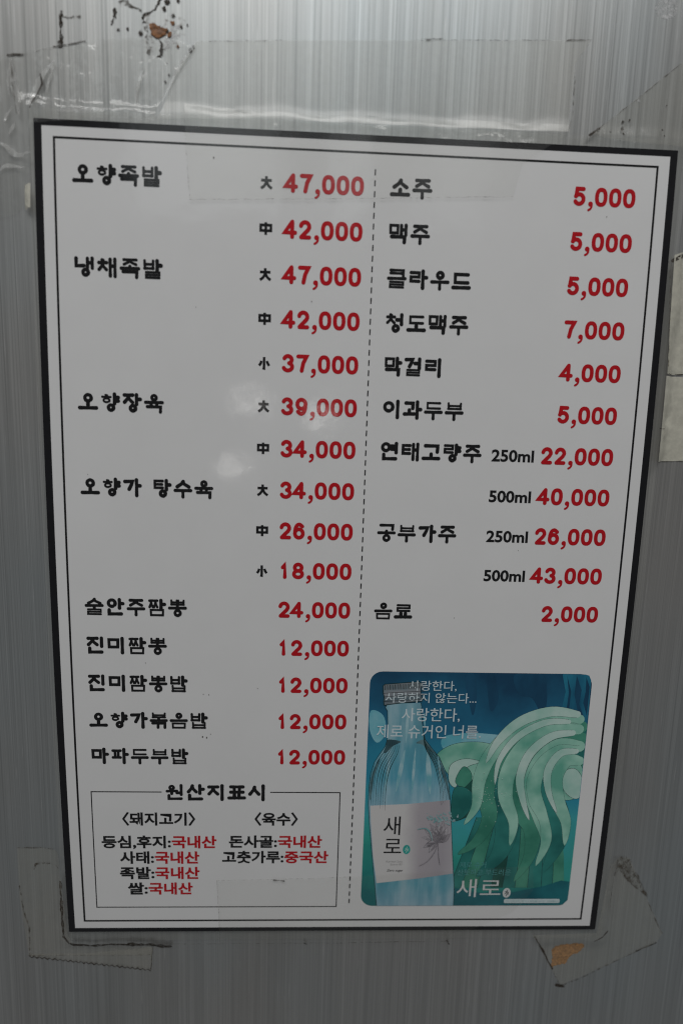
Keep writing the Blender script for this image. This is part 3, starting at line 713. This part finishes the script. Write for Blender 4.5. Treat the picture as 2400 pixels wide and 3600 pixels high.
for k in range(1, 8):
    f = .045 * k
    Lp = [(p[0] + (134.5 - p[0]) * f, p[1] + k * .4) for p in body[4:11]]
    Rp = [(p[0] + (134.5 - p[0]) * f, p[1] + k * .4) for p in body[19:27]]
    hatch.ribbon(smooth(Lp, 3), .20 if k % 2 else .12, flare=-.6); hatch.ribbon(smooth(Rp, 3), .20 if k % 2 else .12, flare=-.6)
pic('bottle_hatching', hatch, 'line')
grey = art('smoke_grey_ink', (.03, .08, .10), (.14, .26, .29), 140, 3)
s_ = Shape(.199)
for q in ([(120.45,207.85),(125.38,208.58),(122.48,210.42),(120.20,213.03),(119.01,213.04),(119.85,210.44)], [(131.09,209.05),(134.20,207.72),(136.92,211.26),(138.85,213.53),(135.73,211.60),(133.22,209.67)], [(115.07,222.23),(116.78,216.97),(117.92,215.65),(116.09,222.23),(115.45,228.86),(114.89,232.88),(114.46,228.20)], [(140.51,216.13),(142.99,222.05),(144.63,228.70),(145.13,232.74),(143.24,226.04),(141.40,220.73)]): s_.poly(smooth(q, 4, True))
pic('bottle_shade', s_, grey)
s_ = Shape(.203)
def streak(x0, y0, x1, y1, w):
    n = 10; pts = [(x0 + (x1 - x0) * k / n, y0 + (y1 - y0) * k / n) for k in range(n + 1)]
    s_.ribbon(pts, w, widths=[max(.05, math.sin(math.pi * (.06 + .88 * k / n))) for k in range(n + 1)])
for a in ((127, 212, 124.5, 229, 1.6), (131, 211, 130.5, 230, 1.0), (135.5, 212, 137.5, 230, 2.0), (139.5, 214, 142, 229, .8), (121.5, 216, 120.2, 230, .9), (127.5, 196, 127.2, 209, 1.1), (133.5, 197, 134, 203, .7)): streak(*a)
pic('bottle_glint', s_, art('glint_ink', (.16, .44, .52), (.40, .60, .66), 150, 3))
cap_ink = gradient('cap_ink', [(0, (.30, .30, .31)), (.3, (.16, .22, .25)), (.5, (.28, .30, .33)), (.75, (.10, .15, .18)), (1, (.26, .28, .30))], (125, 184), (126, 194), .15, 200.0)
capo = [(117.88,186.50),(118.44,185.93),(130.90,184.77),(131.57,185.32),(131.80,189.63),(132.41,191.06),(132.30,192.32),(124.65,193.17),(118.55,194.12),(118.25,192.49),(118.48,190.98),(118.00,189.49)]
s_ = Shape(.206); s_.poly(capo); pic('bottle_cap', s_, cap_ink)
LB.ribbon(capo, .28, closed=True)
s_ = Shape(.210)
for k in range(24):
    f = k / 23; x = 118.6 + 13.6 * f
    s_.ribbon([(x, 186.2 - 1.0 * f), (x - .05, 188.2 - 1.0 * f)], .22 if k % 3 else .34, cap='butt')
for y in (189.4, 190.8, 192.6): s_.ribbon([(118.2, y), (133.2, y - 1.1)], .16)
pic('cap_rib', s_, art('rib_ink', (.02, .03, .035), (.12, .13, .14), 300))
# label of the bottle
lab_ink = gradient('label_ink', [(0, (.66, .65, .645)), (.40, (.64, .63, .63)), (.56, (.44, .41, .44)), (.8, (.40, .375, .41)), (1, (.52, .50, .53))], (114, 250), (150.5, 249), .08, 60.0)
s_ = Shape(.212); s_.poly([(114.98,235.11),(129.68,234.30),(145.12,232.60),(146.23,242.27),(147.28,252.67),(148.43,264.56),(134.50,266.84),(118.76,268.83),(116.87,256.20),(115.51,242.37)]); pic('bottle_label', s_, lab_ink)
# grey flower drawing on the label
s_ = Shape(.216); ln = Shape(.219)
gx, gy = 141.8, 250.6
for ang, ln_, w in ((-165, 8, 1.2), (-140, 8.5, 1.5), (-118, 9, 1.3), (-98, 9.5, 1.4), (-80, 9.5, 1.2), (-60, 7.5, 1.3), (-35, 6.5, 1.2), (160, 7, 1.2), (130, 6, 1.0), (-150, 5, 1.0), (-128, 5.5, 1.0), (-107, 6, 1.0), (-88, 6, .9), (-68, 5, 1.0), (-48, 4.6, .9), (175, 5, .9)):
    a = math.radians(ang); q = lens((gx, gy), (gx + ln_ * .85 * math.cos(a), gy + ln_ * math.sin(a)), w, 7, .5)
    s_.poly(q); ln.ribbon(q, .12, closed=True)
    for o in (-.4, -.15, .1, .35): ln.ribbon([(gx + ln_ * .25 * math.cos(a + o * .25), gy + ln_ * .3 * math.sin(a + o * .25)), (gx + ln_ * .62 * math.cos(a + o * .16), gy + ln_ * .74 * math.sin(a + o * .16))], .10)
for q in ([(gx, gy), (140.6, 255), (138.0, 259.0), (135.0, 261.0)], [(gx, gy), (142.2, 256), (143, 260.5)]): ln.ribbon(smooth(q, 5), .22, flare=-.3)
pic('label_flower', s_, art('flower_grey_ink', (.30, .28, .31), (.50, .48, .51), 260, 4)); pic('label_flower_line', ln, art('flower_line_ink', (.16, .15, .17), (.30, .28, .31), 300))
s_ = Shape(.222)
for k in range(70): s_.disc((silk.gauss(142.0, 3.0), silk.gauss(240.6, 1.2)), silk.uniform(.12, .5), n=7)
s_.ribbon(smooth([(133.5, 245), (136.5, 244.6), (138.5, 246.5), (139.5, 250)], 5), .4, flare=-.5)
pic('label_mist', s_, art('label_mist_ink', (.18, .38, .40), (.36, .50, .52), 300))
pic('bottle_outline', LB, 'line')
# writing on the bottle label
for c_, a0, a1, b0, b1 in (('새', 120.4, 126.9, 239.5, 247.7), ('로', 120.9, 127.7, 248.6, 256.5)): pic('label_name', glyphs(c_, a0, a1, b0, b1, 'thin', .004, .226), M['black'])
grey2 = printed('grey_ink', (.30, .29, .29), .05)
pic('label_small_text', latin('Korean Soju', 122.1, 128.5, 259.6, 0, grey2, .226), grey2)
pic('label_small_text', latin("Saero 00'", 123.8, 128.5, 260.9, 0, grey2, .226), grey2)
pic('label_small_text', latin('Zero sugar', 122.4, 128.9, 263.6, .015, M['black'], .226, .25), M['black'])
def seal(cx, cy, rx, ry, ia, ib):
    s_ = Shape(.226); s_.disc((cx, cy), rx, ry, 22); pic('seal', s_, ia)
    s_ = Shape(.232)
    for q in ([(.15, -.62), (.0, -.2), (-.45, .25)], [(.0, -.2), (.1, .25), (-.12, .65)], [(.05, .0), (.45, -.12), (.38, .3), (.1, .25)], [(-.4, -.25), (.25, -.35)]):
        s_.ribbon([(cx + a * rx, cy + b * ry) for a, b in q], rx * .17)
    pic('seal_mark', s_, ib)
seal(129.75, 253.9, 1.45, 2.05, printed('seal_green_ink', (.03, .36, .32), .1), 'pale')
# slogan and product writing
for t, u0, u1, v0, v1 in (('사랑한다,', 127.3, 144.9, 184.3, 188.3), ('사랑하지 않는다...', 118.8, 152.6, 189.0, 193.1), ('사랑한다,', 125.2, 146.8, 195.0, 200.4), ('제로 슈거인 너를.', 116.2, 155.2, 201.7, 207.2)):
    pic('slogan', glyphs(t, u0, u1, v0, v1, 'slogan', .004, .235), M['slogan'])
s_ = glyphs('제로 슈거', 151.0, 161.2, 259.3, 262.0, 'slogan', .0, .235); pic('product_line', s_, M['faint'])
s_ = glyphs('산뜻하고 부드러운', 150.2, 171.2, 262.6, 265.4, 'slogan', .0, .235); pic('product_line', s_, M['faint'])
s_ = glyphs('새로', 150.4, 167.9, 266.9, 275.3, 'thin', .0, .235); pic('product_name', s_, M['white'])
seal(170.4, 273.3, 1.6, 2.2, M['white'], INK['line'])
s_ = Shape(.235); s_.poly(rrect(169.6, 276.1, 192.0, 278.0, .6)); pic('notice_bar', s_, M['bar'])
s_ = Shape(.240)
for k in range(44):
    x = 170.4 + k * .485
    if silk.random() > .15: s_.ribbon([(x, 277.05), (x + silk.uniform(.15, .4), 277.05)], silk.uniform(.25, .6), cap='butt')
pic('notice_text', s_, printed('notice_ink', (.30, .48, .50), .1))
s_ = Shape(.235)
for k in range(40):
    x = 171.0 + k * .52
    if silk.random() > .2: s_.ribbon([(x, 278.5), (x + silk.uniform(.15, .4), 278.5)], silk.uniform(.15, .35), cap='butt')
pic('notice_text', s_, M['faint'])

# ------------------------------------------------------------------ tape, glue and dirt
def crease(amp, fr, seed):
    def f(u, v):
        a = abs(noise.noise((u * fr, v * fr * .35, seed))); b = noise.noise((u * fr * 2.7, v * fr * 2.0, seed + 5))
        return amp * (max(0, .5 - a * 3) + .25 + .25 * b)
    return f
def grid_piece(pts, d, cut=2.0):
    s_ = Shape(d); s_.poly(pts, d); return s_
def tape(name, pts, mat, label, d=.12, ripple=None, surf=draped, cut=2.0, group=None, cat='tape'):
    s_ = grid_piece(pts, d)
    root = s_.build(name, mat, None, surf, cut, cut, ripple)
    return tag(root, label, cat, group)
def grime(parent, pts, w, seed, mat='dirt', surf=draped, d=.2, name='dirt_edge'):
    r = random.Random(seed); q = []
    P = [Vector(p) for p in pts]
    for a, b in zip(P, P[1:]):
        n = max(2, int((b - a).length / 1.2))
        for k in range(n): q.append(a + (b - a) * (k / n))
    q.append(P[-1])
    q = [(p.x + r.uniform(-.12, .12), p.y + r.uniform(-.12, .12)) for p in q]
    s_ = Shape(d); s_.ribbon(q, w, widths=[r.uniform(.45, 1.1) for _ in q])
    return s_.build(name, M[mat], parent, surf, 3.0, 3.0)
rip = lambda a, s: (lambda u, v: a * (.5 + noise.noise((u * .12, v * .12, s)) + .35 * noise.noise((u * .5, v * .5, s))))

t_wide = tape('clear_tape', [(50.9,-25.0),(78.3,-26.6),(123.4,-29.0),(176.2,-31.7),(171.7,-24.6),(170.9,-3.8),(124.8,-3.2),(69.6,-2.9),(38.9,-1.4),(43.7,-14.6)], M['tape_wall'], 'broad clear tape strip on the steel above the top edge of the menu', .10, rip(.06, 1.0))
grime(t_wide, [(51.6,-24.9),(78.3,-26.6)], .16, 3, 'dirt_soft'); grime(t_wide, [(120.2,-28.8),(128.4,-29.5)], .6, 4, 'dirt_soft'); grime(t_wide, [(128.4,-29.3),(164.6,-31.0)], .2, 5, 'dirt_soft'); grime(t_wide, [(168.3,-31.3),(176.2,-31.8)], .40, 6, 'dirt_soft')
grime(t_wide, [(171.8,-23.3),(172.3,-9.9),(170.7,-3.8)], .35, 8, 'dirt_soft')
t_over = tape('clear_tape', [(47.01,-6.71),(69.70,-5.48),(96.92,-5.12),(133.68,-5.86),(171.31,-6.12),(170.37,-2.91),(156.42,6.44),(153.87,17.06),(97.66,20.15),(48.93,22.54)], M['tape_over'], 'clear tape lapping over the top of the menu across the first prices', .22, rip(.10, 2.0))
grime(t_over, [(48.93,22.54),(97.66,20.15),(153.87,17.06)], .16, 9, 'dirt_soft', d=.3); grime(t_over, [(47.01,-6.54),(47.67,6.71),(48.93,22.54)], .14, 10, 'dirt_soft', d=.3)
t_crum = tape('crumpled_tape', [(-11.7,-16.9),(-4.7,-18.5),(8.1,-21.3),(17.3,-23.4),(31.4,-24.8),(46.3,-24.3),(50.9,-23.0),(43.7,-14.6),(39.0,-6.0),(37.8,-1.1),(15.6,0.1),(-0.6,1.7),(-1.6,11.8),(-2.8,23.8),(-7.0,28.7),(-14.3,30.3)], M['tape_crumpled'], 'crumpled clear tape round the top left corner of the menu', .16, crease(.9, .16, 3.0), cut=1.0)
grime(t_crum, [(-7.3,-18.0),(-2.9,-18.4)], .8, 12); grime(t_crum, [(-2.9,-18.4),(8.1,-21.2)], .18, 13, 'dirt_soft'); grime(t_crum, [(6.8,-21.2),(9.6,-21.6),(16.4,-23.1)], .4, 14)
grime(t_crum, [(-6.1,-16.0),(-5.9,-7.9),(-4.9,-0.6)], .5, 15, 'dirt_soft', d=1.0); grime(t_crum, [(2.7,-12.8),(3.2,-10.0),(0.3,-4.1),(-0.4,-2.4)], .7, 16, 'dirt', d=1.0)
FOLD_GLINT = film_mat('tape_fold_glint', haze=.30, hcol=(.85, .85, .84), rough=.08, gloss=2.5)  # whiter folded tape, with the crease highlights painted in as white haze
for pts, w in (([(-6.3,-16.7),(-5.9,-12.7),(-5.3,-8.4),(-4.4,-4.1),(-4.3,-0.8)], 1.6), ([(-6.9,-14.9),(-7.4,-10.5),(-7.2,-6.1)], .5), ([(6.8,-16.6),(3.3,-12.5),(0.9,-8.0),(-0.4,-4.3)], 1.3), ([(7.1,-16.3),(5.4,-11.9),(4.1,-7.4)], .5),
               ([(34.4,-16.6),(33.2,-12.5),(32.1,-8.8),(32.2,-5.1)], .6), ([(51.1,-24.3),(46.9,-19.0),(44.1,-14.5),(40.0,-6.6)], .6), ([(-11.3,7.5),(-9.0,8.6),(-7.1,10.3),(-5.1,11.0),(-0.9,10.6)], 1.3), ([(-11.6,16.4),(-10.1,14.6),(-6.9,14.3),(-2.9,15.1)], .8), ([(-9.2,2.1),(-8.5,-0.2),(-6.4,-3.2)], .5), ([(-8.0,5.0),(-5.8,1.5)], .7),
               ([(8.1,-2.0),(13.7,-2.4),(19.2,-2.9),(24.4,-3.2)], 1.0)):  # highlight along the film's top edge, painted as a white ribbon
    s_ = Shape(.55); s_.ribbon(smooth(pts, 5), w, flare=-.7); s_.build('fold_glint', FOLD_GLINT, t_crum, draped, 1.5, 1.5, crease(.5, .3, 9.0))
t_diag = tape('clear_tape', [(178.0,-3.3),(193.3,-15.6),(213.1,-32.1),(248.6,-4.8),(242.7,22.2),(217.2,32.4),(210.6,2.2),(208.8,-1.1),(190.9,-1.7)], M['tape_hazy'], 'clear tape laid slantwise at the top right corner of the menu', .15, rip(.08, 5.0))
grime(t_diag, [(178.0,-3.1),(181.0,-5.6)], 1.2, 21); grime(t_diag, [(181.0,-5.6),(193.3,-15.5),(207.1,-27.0)], .34, 22, 'dirt_soft')
SPK = [(189.0,-6.0),(189.0,-4.0),(189.0,-8.1),(184.6,-4.5),(202.7,-4.0),(202.1,-6.1),(203.0,-13.7),(191.1,-8.7)]
for k, (x, y, r_) in enumerate(((2184,455,1.0), (2182,478,.8), (2187,430,.8), (2137,470,.6), (2325,485,.5), (2322,460,.5), (2340,372,.4), (2210,424,.6))):
    c = SPK[k]
    s_ = Shape(.3); s_.poly([(c[0] + r_ * .55 * RND.uniform(.6, 1.2) * math.cos(a), c[1] + r_ * .8 * RND.uniform(.6, 1.2) * math.sin(a)) for a in [j * .785 for j in range(8)]])
    s_.build('dirt_speck', M['dirt'], t_diag, draped)
s_ = Shape(.35); s_.poly([(192.5,-15.4),(193.1,-15.6),(194.0,-14.5),(193.5,-14.2)]); s_.build('glue_flake', M['whitish'], t_diag, draped)
# yellowed tape at the right edge, two strips
t_y1 = tape('yellowed_tape', [(209.6,33.1),(216.0,30.6),(235.8,29.8),(241.5,71.5),(211.0,72.1),(210.2,54.1)], M['beige_tape'], 'yellowed beige tape strip right of the menu with a shiny blister at its lower end', .14, rip(.12, 6.0), cat='tape')
grime(t_y1, [(209.3,35.0),(211.9,33.5),(215.2,31.8)], 1.5, 31); grime(t_y1, [(208.6,38.2),(209.8,51.3),(211.2,70.3)], .35, 32, 'dirt_soft'); grime(t_y1, [(211.0,71.9),(221.0,71.6)], .3, 33)
s_ = Shape(.2); s_.poly([(210.5,71.5),(212.0,69.3),(214.7,69.1),(218.1,71.3),(216.9,71.9)]); s_.build('blister', M['tape_crumpled'], t_y1, draped, 1.0, 1.0, lambda u, v: .55 + .5 * noise.noise((u * .9, v * .9, 1.0)))
t_y2 = tape('yellowed_tape', [(210.8,72.7),(221.1,72.6),(241.5,72.0),(245.5,101.3),(211.0,102.2),(211.0,96.0)], M['beige_tape'], 'lower yellowed beige tape strip right of the menu with a clean cut end', .14, rip(.10, 7.0))
grime(t_y2, [(210.3,90.6),(212.9,90.7)], .25, 34); grime(t_y2, [(211.0,102.3),(224.6,101.9)], .2, 35)
# small pale scrap on the left edge
s_ = Shape(.15); s_.poly([(-3.2,20.2),(-1.3,19.6),(-1.5,27.0),(-3.8,27.4)])
tag(s_.build('paper_scrap', M['beige_tape'], None, draped, 2.0, 2.0), 'small pale tape scrap tucked beside the upper left edge of the menu', 'tape scrap')
# lower left corner: two lapped strips
t_bl = tape('clear_tape', [(-18.4,255.2),(-8.7,255.2),(-2.0,256.0),(-1.3,273.4),(-0.5,291.5),(0.5,293.5),(1.6,295.9),(16.3,297.2),(31.5,298.1),(31.2,301.9),(24.7,302.0),(6.1,302.0),(-16.1,302.1),(-18.5,276.2)], M['tape_hazy'], 'old clear tape folded round the lower left corner of the menu', .12, rip(.10, 8.0))
grime(t_bl, [(-18.4,255.2),(-8.7,255.2),(-2.0,256.0)], .35, 41, 'dirt_soft'); grime(t_bl, [(-18.3,271.5),(-17.2,282.8),(-15.5,289.5),(-15.8,302.1)], .6, 42, 'dirt_soft')
grime(t_bl, [(-12.3,264.1),(-11.8,262.0),(-8.1,261.5),(-2.9,262.4)], .9, 43, 'dirt_soft'); grime(t_bl, [(-1.9,267.8),(-2.0,282.9),(-2.0,292.5),(-0.0,295.2),(2.1,296.2)], 1.3, 44)
grime(t_bl, [(1.6,296.2),(9.6,296.7),(16.3,296.0),(23.1,296.3)], 1.4, 45); grime(t_bl, [(23.1,296.1),(31.5,296.6),(36.6,297.8),(38.7,297.6)], 2.6, 46); grime(t_bl, [(-16.1,301.8),(6.1,302.0),(24.7,302.0),(31.5,301.8)], .22, 47, 'dirt_soft')
zig = [(-16.1,302.2),(30.7,308.7)]
zz = []
for k in range(48):
    t = k / 47; zz.append((zig[0][0] + (zig[1][0] - zig[0][0]) * t, zig[0][1] + (zig[1][1] - zig[0][1]) * t + (.35 if k % 2 else -.35)))
t_zz = tape('clear_tape', [(-15.9,301.1),(6.1,301.1),(31.9,298.5)] + [tuple(p) for p in reversed(zz)], M['tape_hazy'], 'clear tape end with a dirty sawtooth cut below the lower left corner of the menu', .22, None)
s_ = Shape(.3); s_.ribbon(zz, .5, widths=[.5 + .5 * RND.random() for _ in zz]); s_.build('dirt_edge', M['dirt'], t_zz, draped)
grime(t_zz, [(31.8,298.7),(31.4,302.4),(30.8,308.3)], .3, 49)
# strip under the foot of the menu
t_bm = tape('clear_tape', [(57.19,267.04),(83.06,266.57),(107.82,265.58),(138.27,263.32),(179.75,260.80),(180.87,271.73),(173.52,281.54),(148.79,294.60),(105.99,295.36),(58.33,295.32)], M['tape'], 'clear tape lapping over the foot of the menu below the black box', .30, rip(.08, 9.0))
grime(t_bm, [(57.19,267.04),(83.06,266.57),(107.82,265.58)], .14, 51, 'dirt_soft', d=.42); grime(t_bm, [(57.19,267.04),(57.85,281.09),(58.33,295.32)], .14, 52, 'dirt_soft', d=.42); grime(t_bm, [(78.90,266.81),(82.86,267.32)], .55, 53, 'dirt', d=.42)
grime(t_bm, [(38.8,295.9),(57.9,296.0),(82.8,295.9),(106.0,296.0)], .35, 54, 'dirt_soft'); grime(t_bm, [(106.0,295.8),(132.2,295.4),(148.9,295.3)], .5, 55, 'dirt_soft'); grime(t_bm, [(147.8,294.8),(149.2,297.3)], .7, 56); grime(t_bm, [(91.3,296.0),(91.9,297.4)], .7, 57)
# lower right corner: slanted strip with brown glue
t_br = tape('clear_tape', [(182.6,292.7),(208.6,291.9),(209.8,273.9),(210.8,260.3),(213.5,258.9),(219.3,259.4),(228.4,277.4),(236.5,293.5),(234.3,297.9),(213.6,308.9),(196.4,317.5),(191.9,309.7)], M['tape_hazy'], 'slanted clear tape on the lower right corner of the menu with brown glue beneath', .14, rip(.12, 10.0))
grime(t_br, [(183.4,293.5),(188.1,301.6),(192.4,309.7)], .9, 61); grime(t_br, [(192.4,309.7),(196.2,317.4)], .4, 62, 'dirt_soft'); grime(t_br, [(196.4,317.7),(205.0,313.9),(217.9,306.4)], .6, 63, 'dirt_soft'); grime(t_br, [(217.9,306.4),(226.5,301.8),(234.3,297.9)], .4, 64, 'dirt_soft'); grime(t_br, [(226.5,301.6),(234.3,297.9)], .7, 68, 'dirt'); grime(t_br, [(236.5,293.5),(234.0,289.3),(229.0,278.9)], .5, 65, 'dirt_soft')
grime(t_br, [(213.8,283.7),(212.8,276.8),(212.9,266.1)], .5, 66, 'dirt_soft'); grime(t_br, [(208.2,295.7),(211.2,293.7),(213.3,291.7)], .7, 67)
grime(t_br, [(194.8,317.4),(197.9,317.8)], 1.3, 69)
def blob(name, pts, mat, label, d=.12, seed=1, cat='residue', h=.25, parent=None, surf=on_wall):
    r = random.Random(seed); q = smooth(pts, 5, True)
    q = [(x + r.uniform(-.3, .3), y + r.uniform(-.3, .3)) for x, y in q]
    s_ = Shape(d); s_.poly(q, d)
    o = s_.build(name, M[mat], parent, surf, .7, .7, (lambda u, v: h * (.6 + .8 * noise.noise((u * .7, v * .7, seed)))) if h else None)
    return tag(o, label, cat) if label else o
blob('glue_residue', [(191.8,300.2),(194.6,298.8),(199.9,298.2),(204.2,298.2),(204.7,299.7),(202.8,302.2),(199.5,303.7),(198.0,306.9),(194.0,307.9),(192.2,308.7),(192.0,304.6)], 'orange', 'orange brown glue patch under the slanted tape at the lower right', .05, 5, h=.06)
blob('glue_smear', [(213.0,264.2),(214.2,259.4),(217.5,258.6),(219.9,260.3),(220.6,263.2),(223.9,267.6),(227.7,274.9),(229.4,278.9),(226.3,274.9),(221.5,271.5),(218.5,268.1),(215.5,264.7),(213.5,267.1)], 'dirt_soft', 'dark dirty glue smear at the top of the slanted lower right tape', .32, 6, h=0, surf=draped)
# glue and scuffs on the steel above the menu
blob('thin_stain', [(34.9,-31.2),(38.8,-32.1),(43.3,-33.1),(46.6,-31.8),(47.7,-28.0),(46.5,-24.1),(43.1,-21.9),(38.6,-20.1),(35.5,-21.5),(34.5,-25.5)], 'stain', 'thin brownish stain spreading round the rusty glue blob', .03, 30, h=0)
blob('glue_residue', [(36.5,-28.6),(37.2,-29.2),(38.2,-29.3),(39.0,-28.7),(40.1,-28.4),(41.4,-28.1),(42.1,-27.5),(41.8,-26.8),(40.9,-26.0),(39.8,-25.2),(38.6,-24.9),(37.5,-25.4),(36.8,-26.9)], 'rust', 'rusty brown glue blob on bare steel above the menu', .05, 8, h=.35)
blob('glue_smear', [(34.3,-31.6),(36.6,-32.5),(38.0,-33.6),(39.1,-35.4),(39.7,-37.0),(40.5,-37.0),(39.7,-35.2),(38.5,-33.5),(37.1,-32.3),(35.1,-31.4),(35.0,-29.9),(35.1,-29.1),(34.4,-29.6)], 'dirt', 'dark curved tear line of dirt above the rusty glue blob', .10, 9, h=0)
blob('white_scuff', [(39.8,-24.5),(40.9,-25.2),(42.6,-26.0),(43.2,-28.5),(45.5,-29.2),(45.7,-25.6),(44.3,-24.8),(42.6,-22.4),(40.9,-22.3)], 'whitish', 'white scuffed patch beside the rusty glue blob', .06, 10, h=0)
blob('glue_smear', [(27.2,-35.0),(29.4,-35.7),(30.5,-34.2),(32.7,-33.6),(34.3,-32.6),(33.8,-32.1),(33.0,-32.9),(31.0,-33.1),(29.4,-33.9),(27.7,-33.8)], 'dirt_soft', 'grey brown glue smear at the top edge left of the rusty blob', .10, 11, h=0)
blob('glue_smear', [(25.4,-32.7),(26.3,-33.1),(26.5,-32.0),(25.8,-29.9),(24.6,-27.6),(24.5,-28.3),(25.4,-30.7)], 'dirt', 'short dark vertical smear left of the rusty glue blob', .10, 12, h=0)
blob('glue_smear', [(9.0,-30.6),(9.9,-30.9),(9.7,-28.3),(9.2,-25.8),(9.7,-23.7),(9.6,-21.1),(8.2,-21.1),(8.7,-25.2)], 'dirt', 'tall dark dirt mark shaped like a bracket at the upper left', .10, 13, h=0)
blob('glue_smear', [(10.0,-29.9),(12.6,-29.9),(15.4,-30.3),(15.2,-29.6),(12.5,-29.3),(10.0,-29.3)], 'dirt_soft', 'faint short level dirt stroke beside the tall dark mark', .10, 14, h=0)
blob('glue_smear', [(34.5,-28.8),(35.9,-28.7),(36.0,-25.1),(36.6,-21.0),(35.5,-20.4),(35.3,-23.5),(34.8,-26.1)], 'dirt_soft', 'faint dirty drip just left of the rusty glue blob', .10, 15, h=0)
blob('glue_smear', [(39.4,-24.8),(40.1,-24.0),(40.5,-21.7),(40.3,-20.2),(38.6,-19.7),(39.3,-20.9),(39.6,-22.7)], 'dirt', 'dark drip running down from the rusty glue blob', .10, 16, h=0)
SPG = [(41.9,-35.4),(41.0,-33.5),(43.7,-31.6),(43.6,-29.6),(42.6,-26.3),(41.8,-27.4),(45.1,-23.1),(48.9,-22.2),(49.9,-23.2),(46.2,-28.7),(45.3,-36.0),(29.6,-27.3),(33.7,-26.3),(42.2,-14.8),(41.7,-18.2),(26.7,-26.9),(48.1,-29.3),(41.0,-12.7)]
for k, (x, y, r_) in enumerate(((588, 25, 26), (560, 100, 24), (655, 180, 18), (652, 258, 22), (620, 385, 24), (590, 340, 20), (710, 515, 14), (845, 560, 24), (880, 520, 16), (745, 300, 16), (710, 10, 20), (155, 320, 14), (300, 370, 24), (610, 830, 14), (590, 700, 8), (50, 330, 14), (815, 280, 10), (570, 910, 14))):
    c = SPG[k]; r_ = r_ * .032
    rr = random.Random(k); s_ = Shape(.22)
    s_.poly([(c[0] + r_ * rr.uniform(.6, 1.25) * math.cos(a), c[1] + r_ * rr.uniform(.6, 1.35) * math.sin(a)) for a in [j * .698 for j in range(9)]])
    o = s_.build('glue_speck', M['rust' if k in (3, 4, 6) else 'dirt'], None, draped)
    tag(o, 'small dark glue speck on the steel round the rusty blob', 'speck', 'glue specks round the rusty blob')
blob('white_scuff', [(196.1,-43.1),(199.5,-44.5),(203.1,-44.1),(203.2,-40.4),(200.8,-39.0),(197.1,-40.0)], 'whitish', 'pale round scuff on the steel at the top right', .06, 20, h=0)
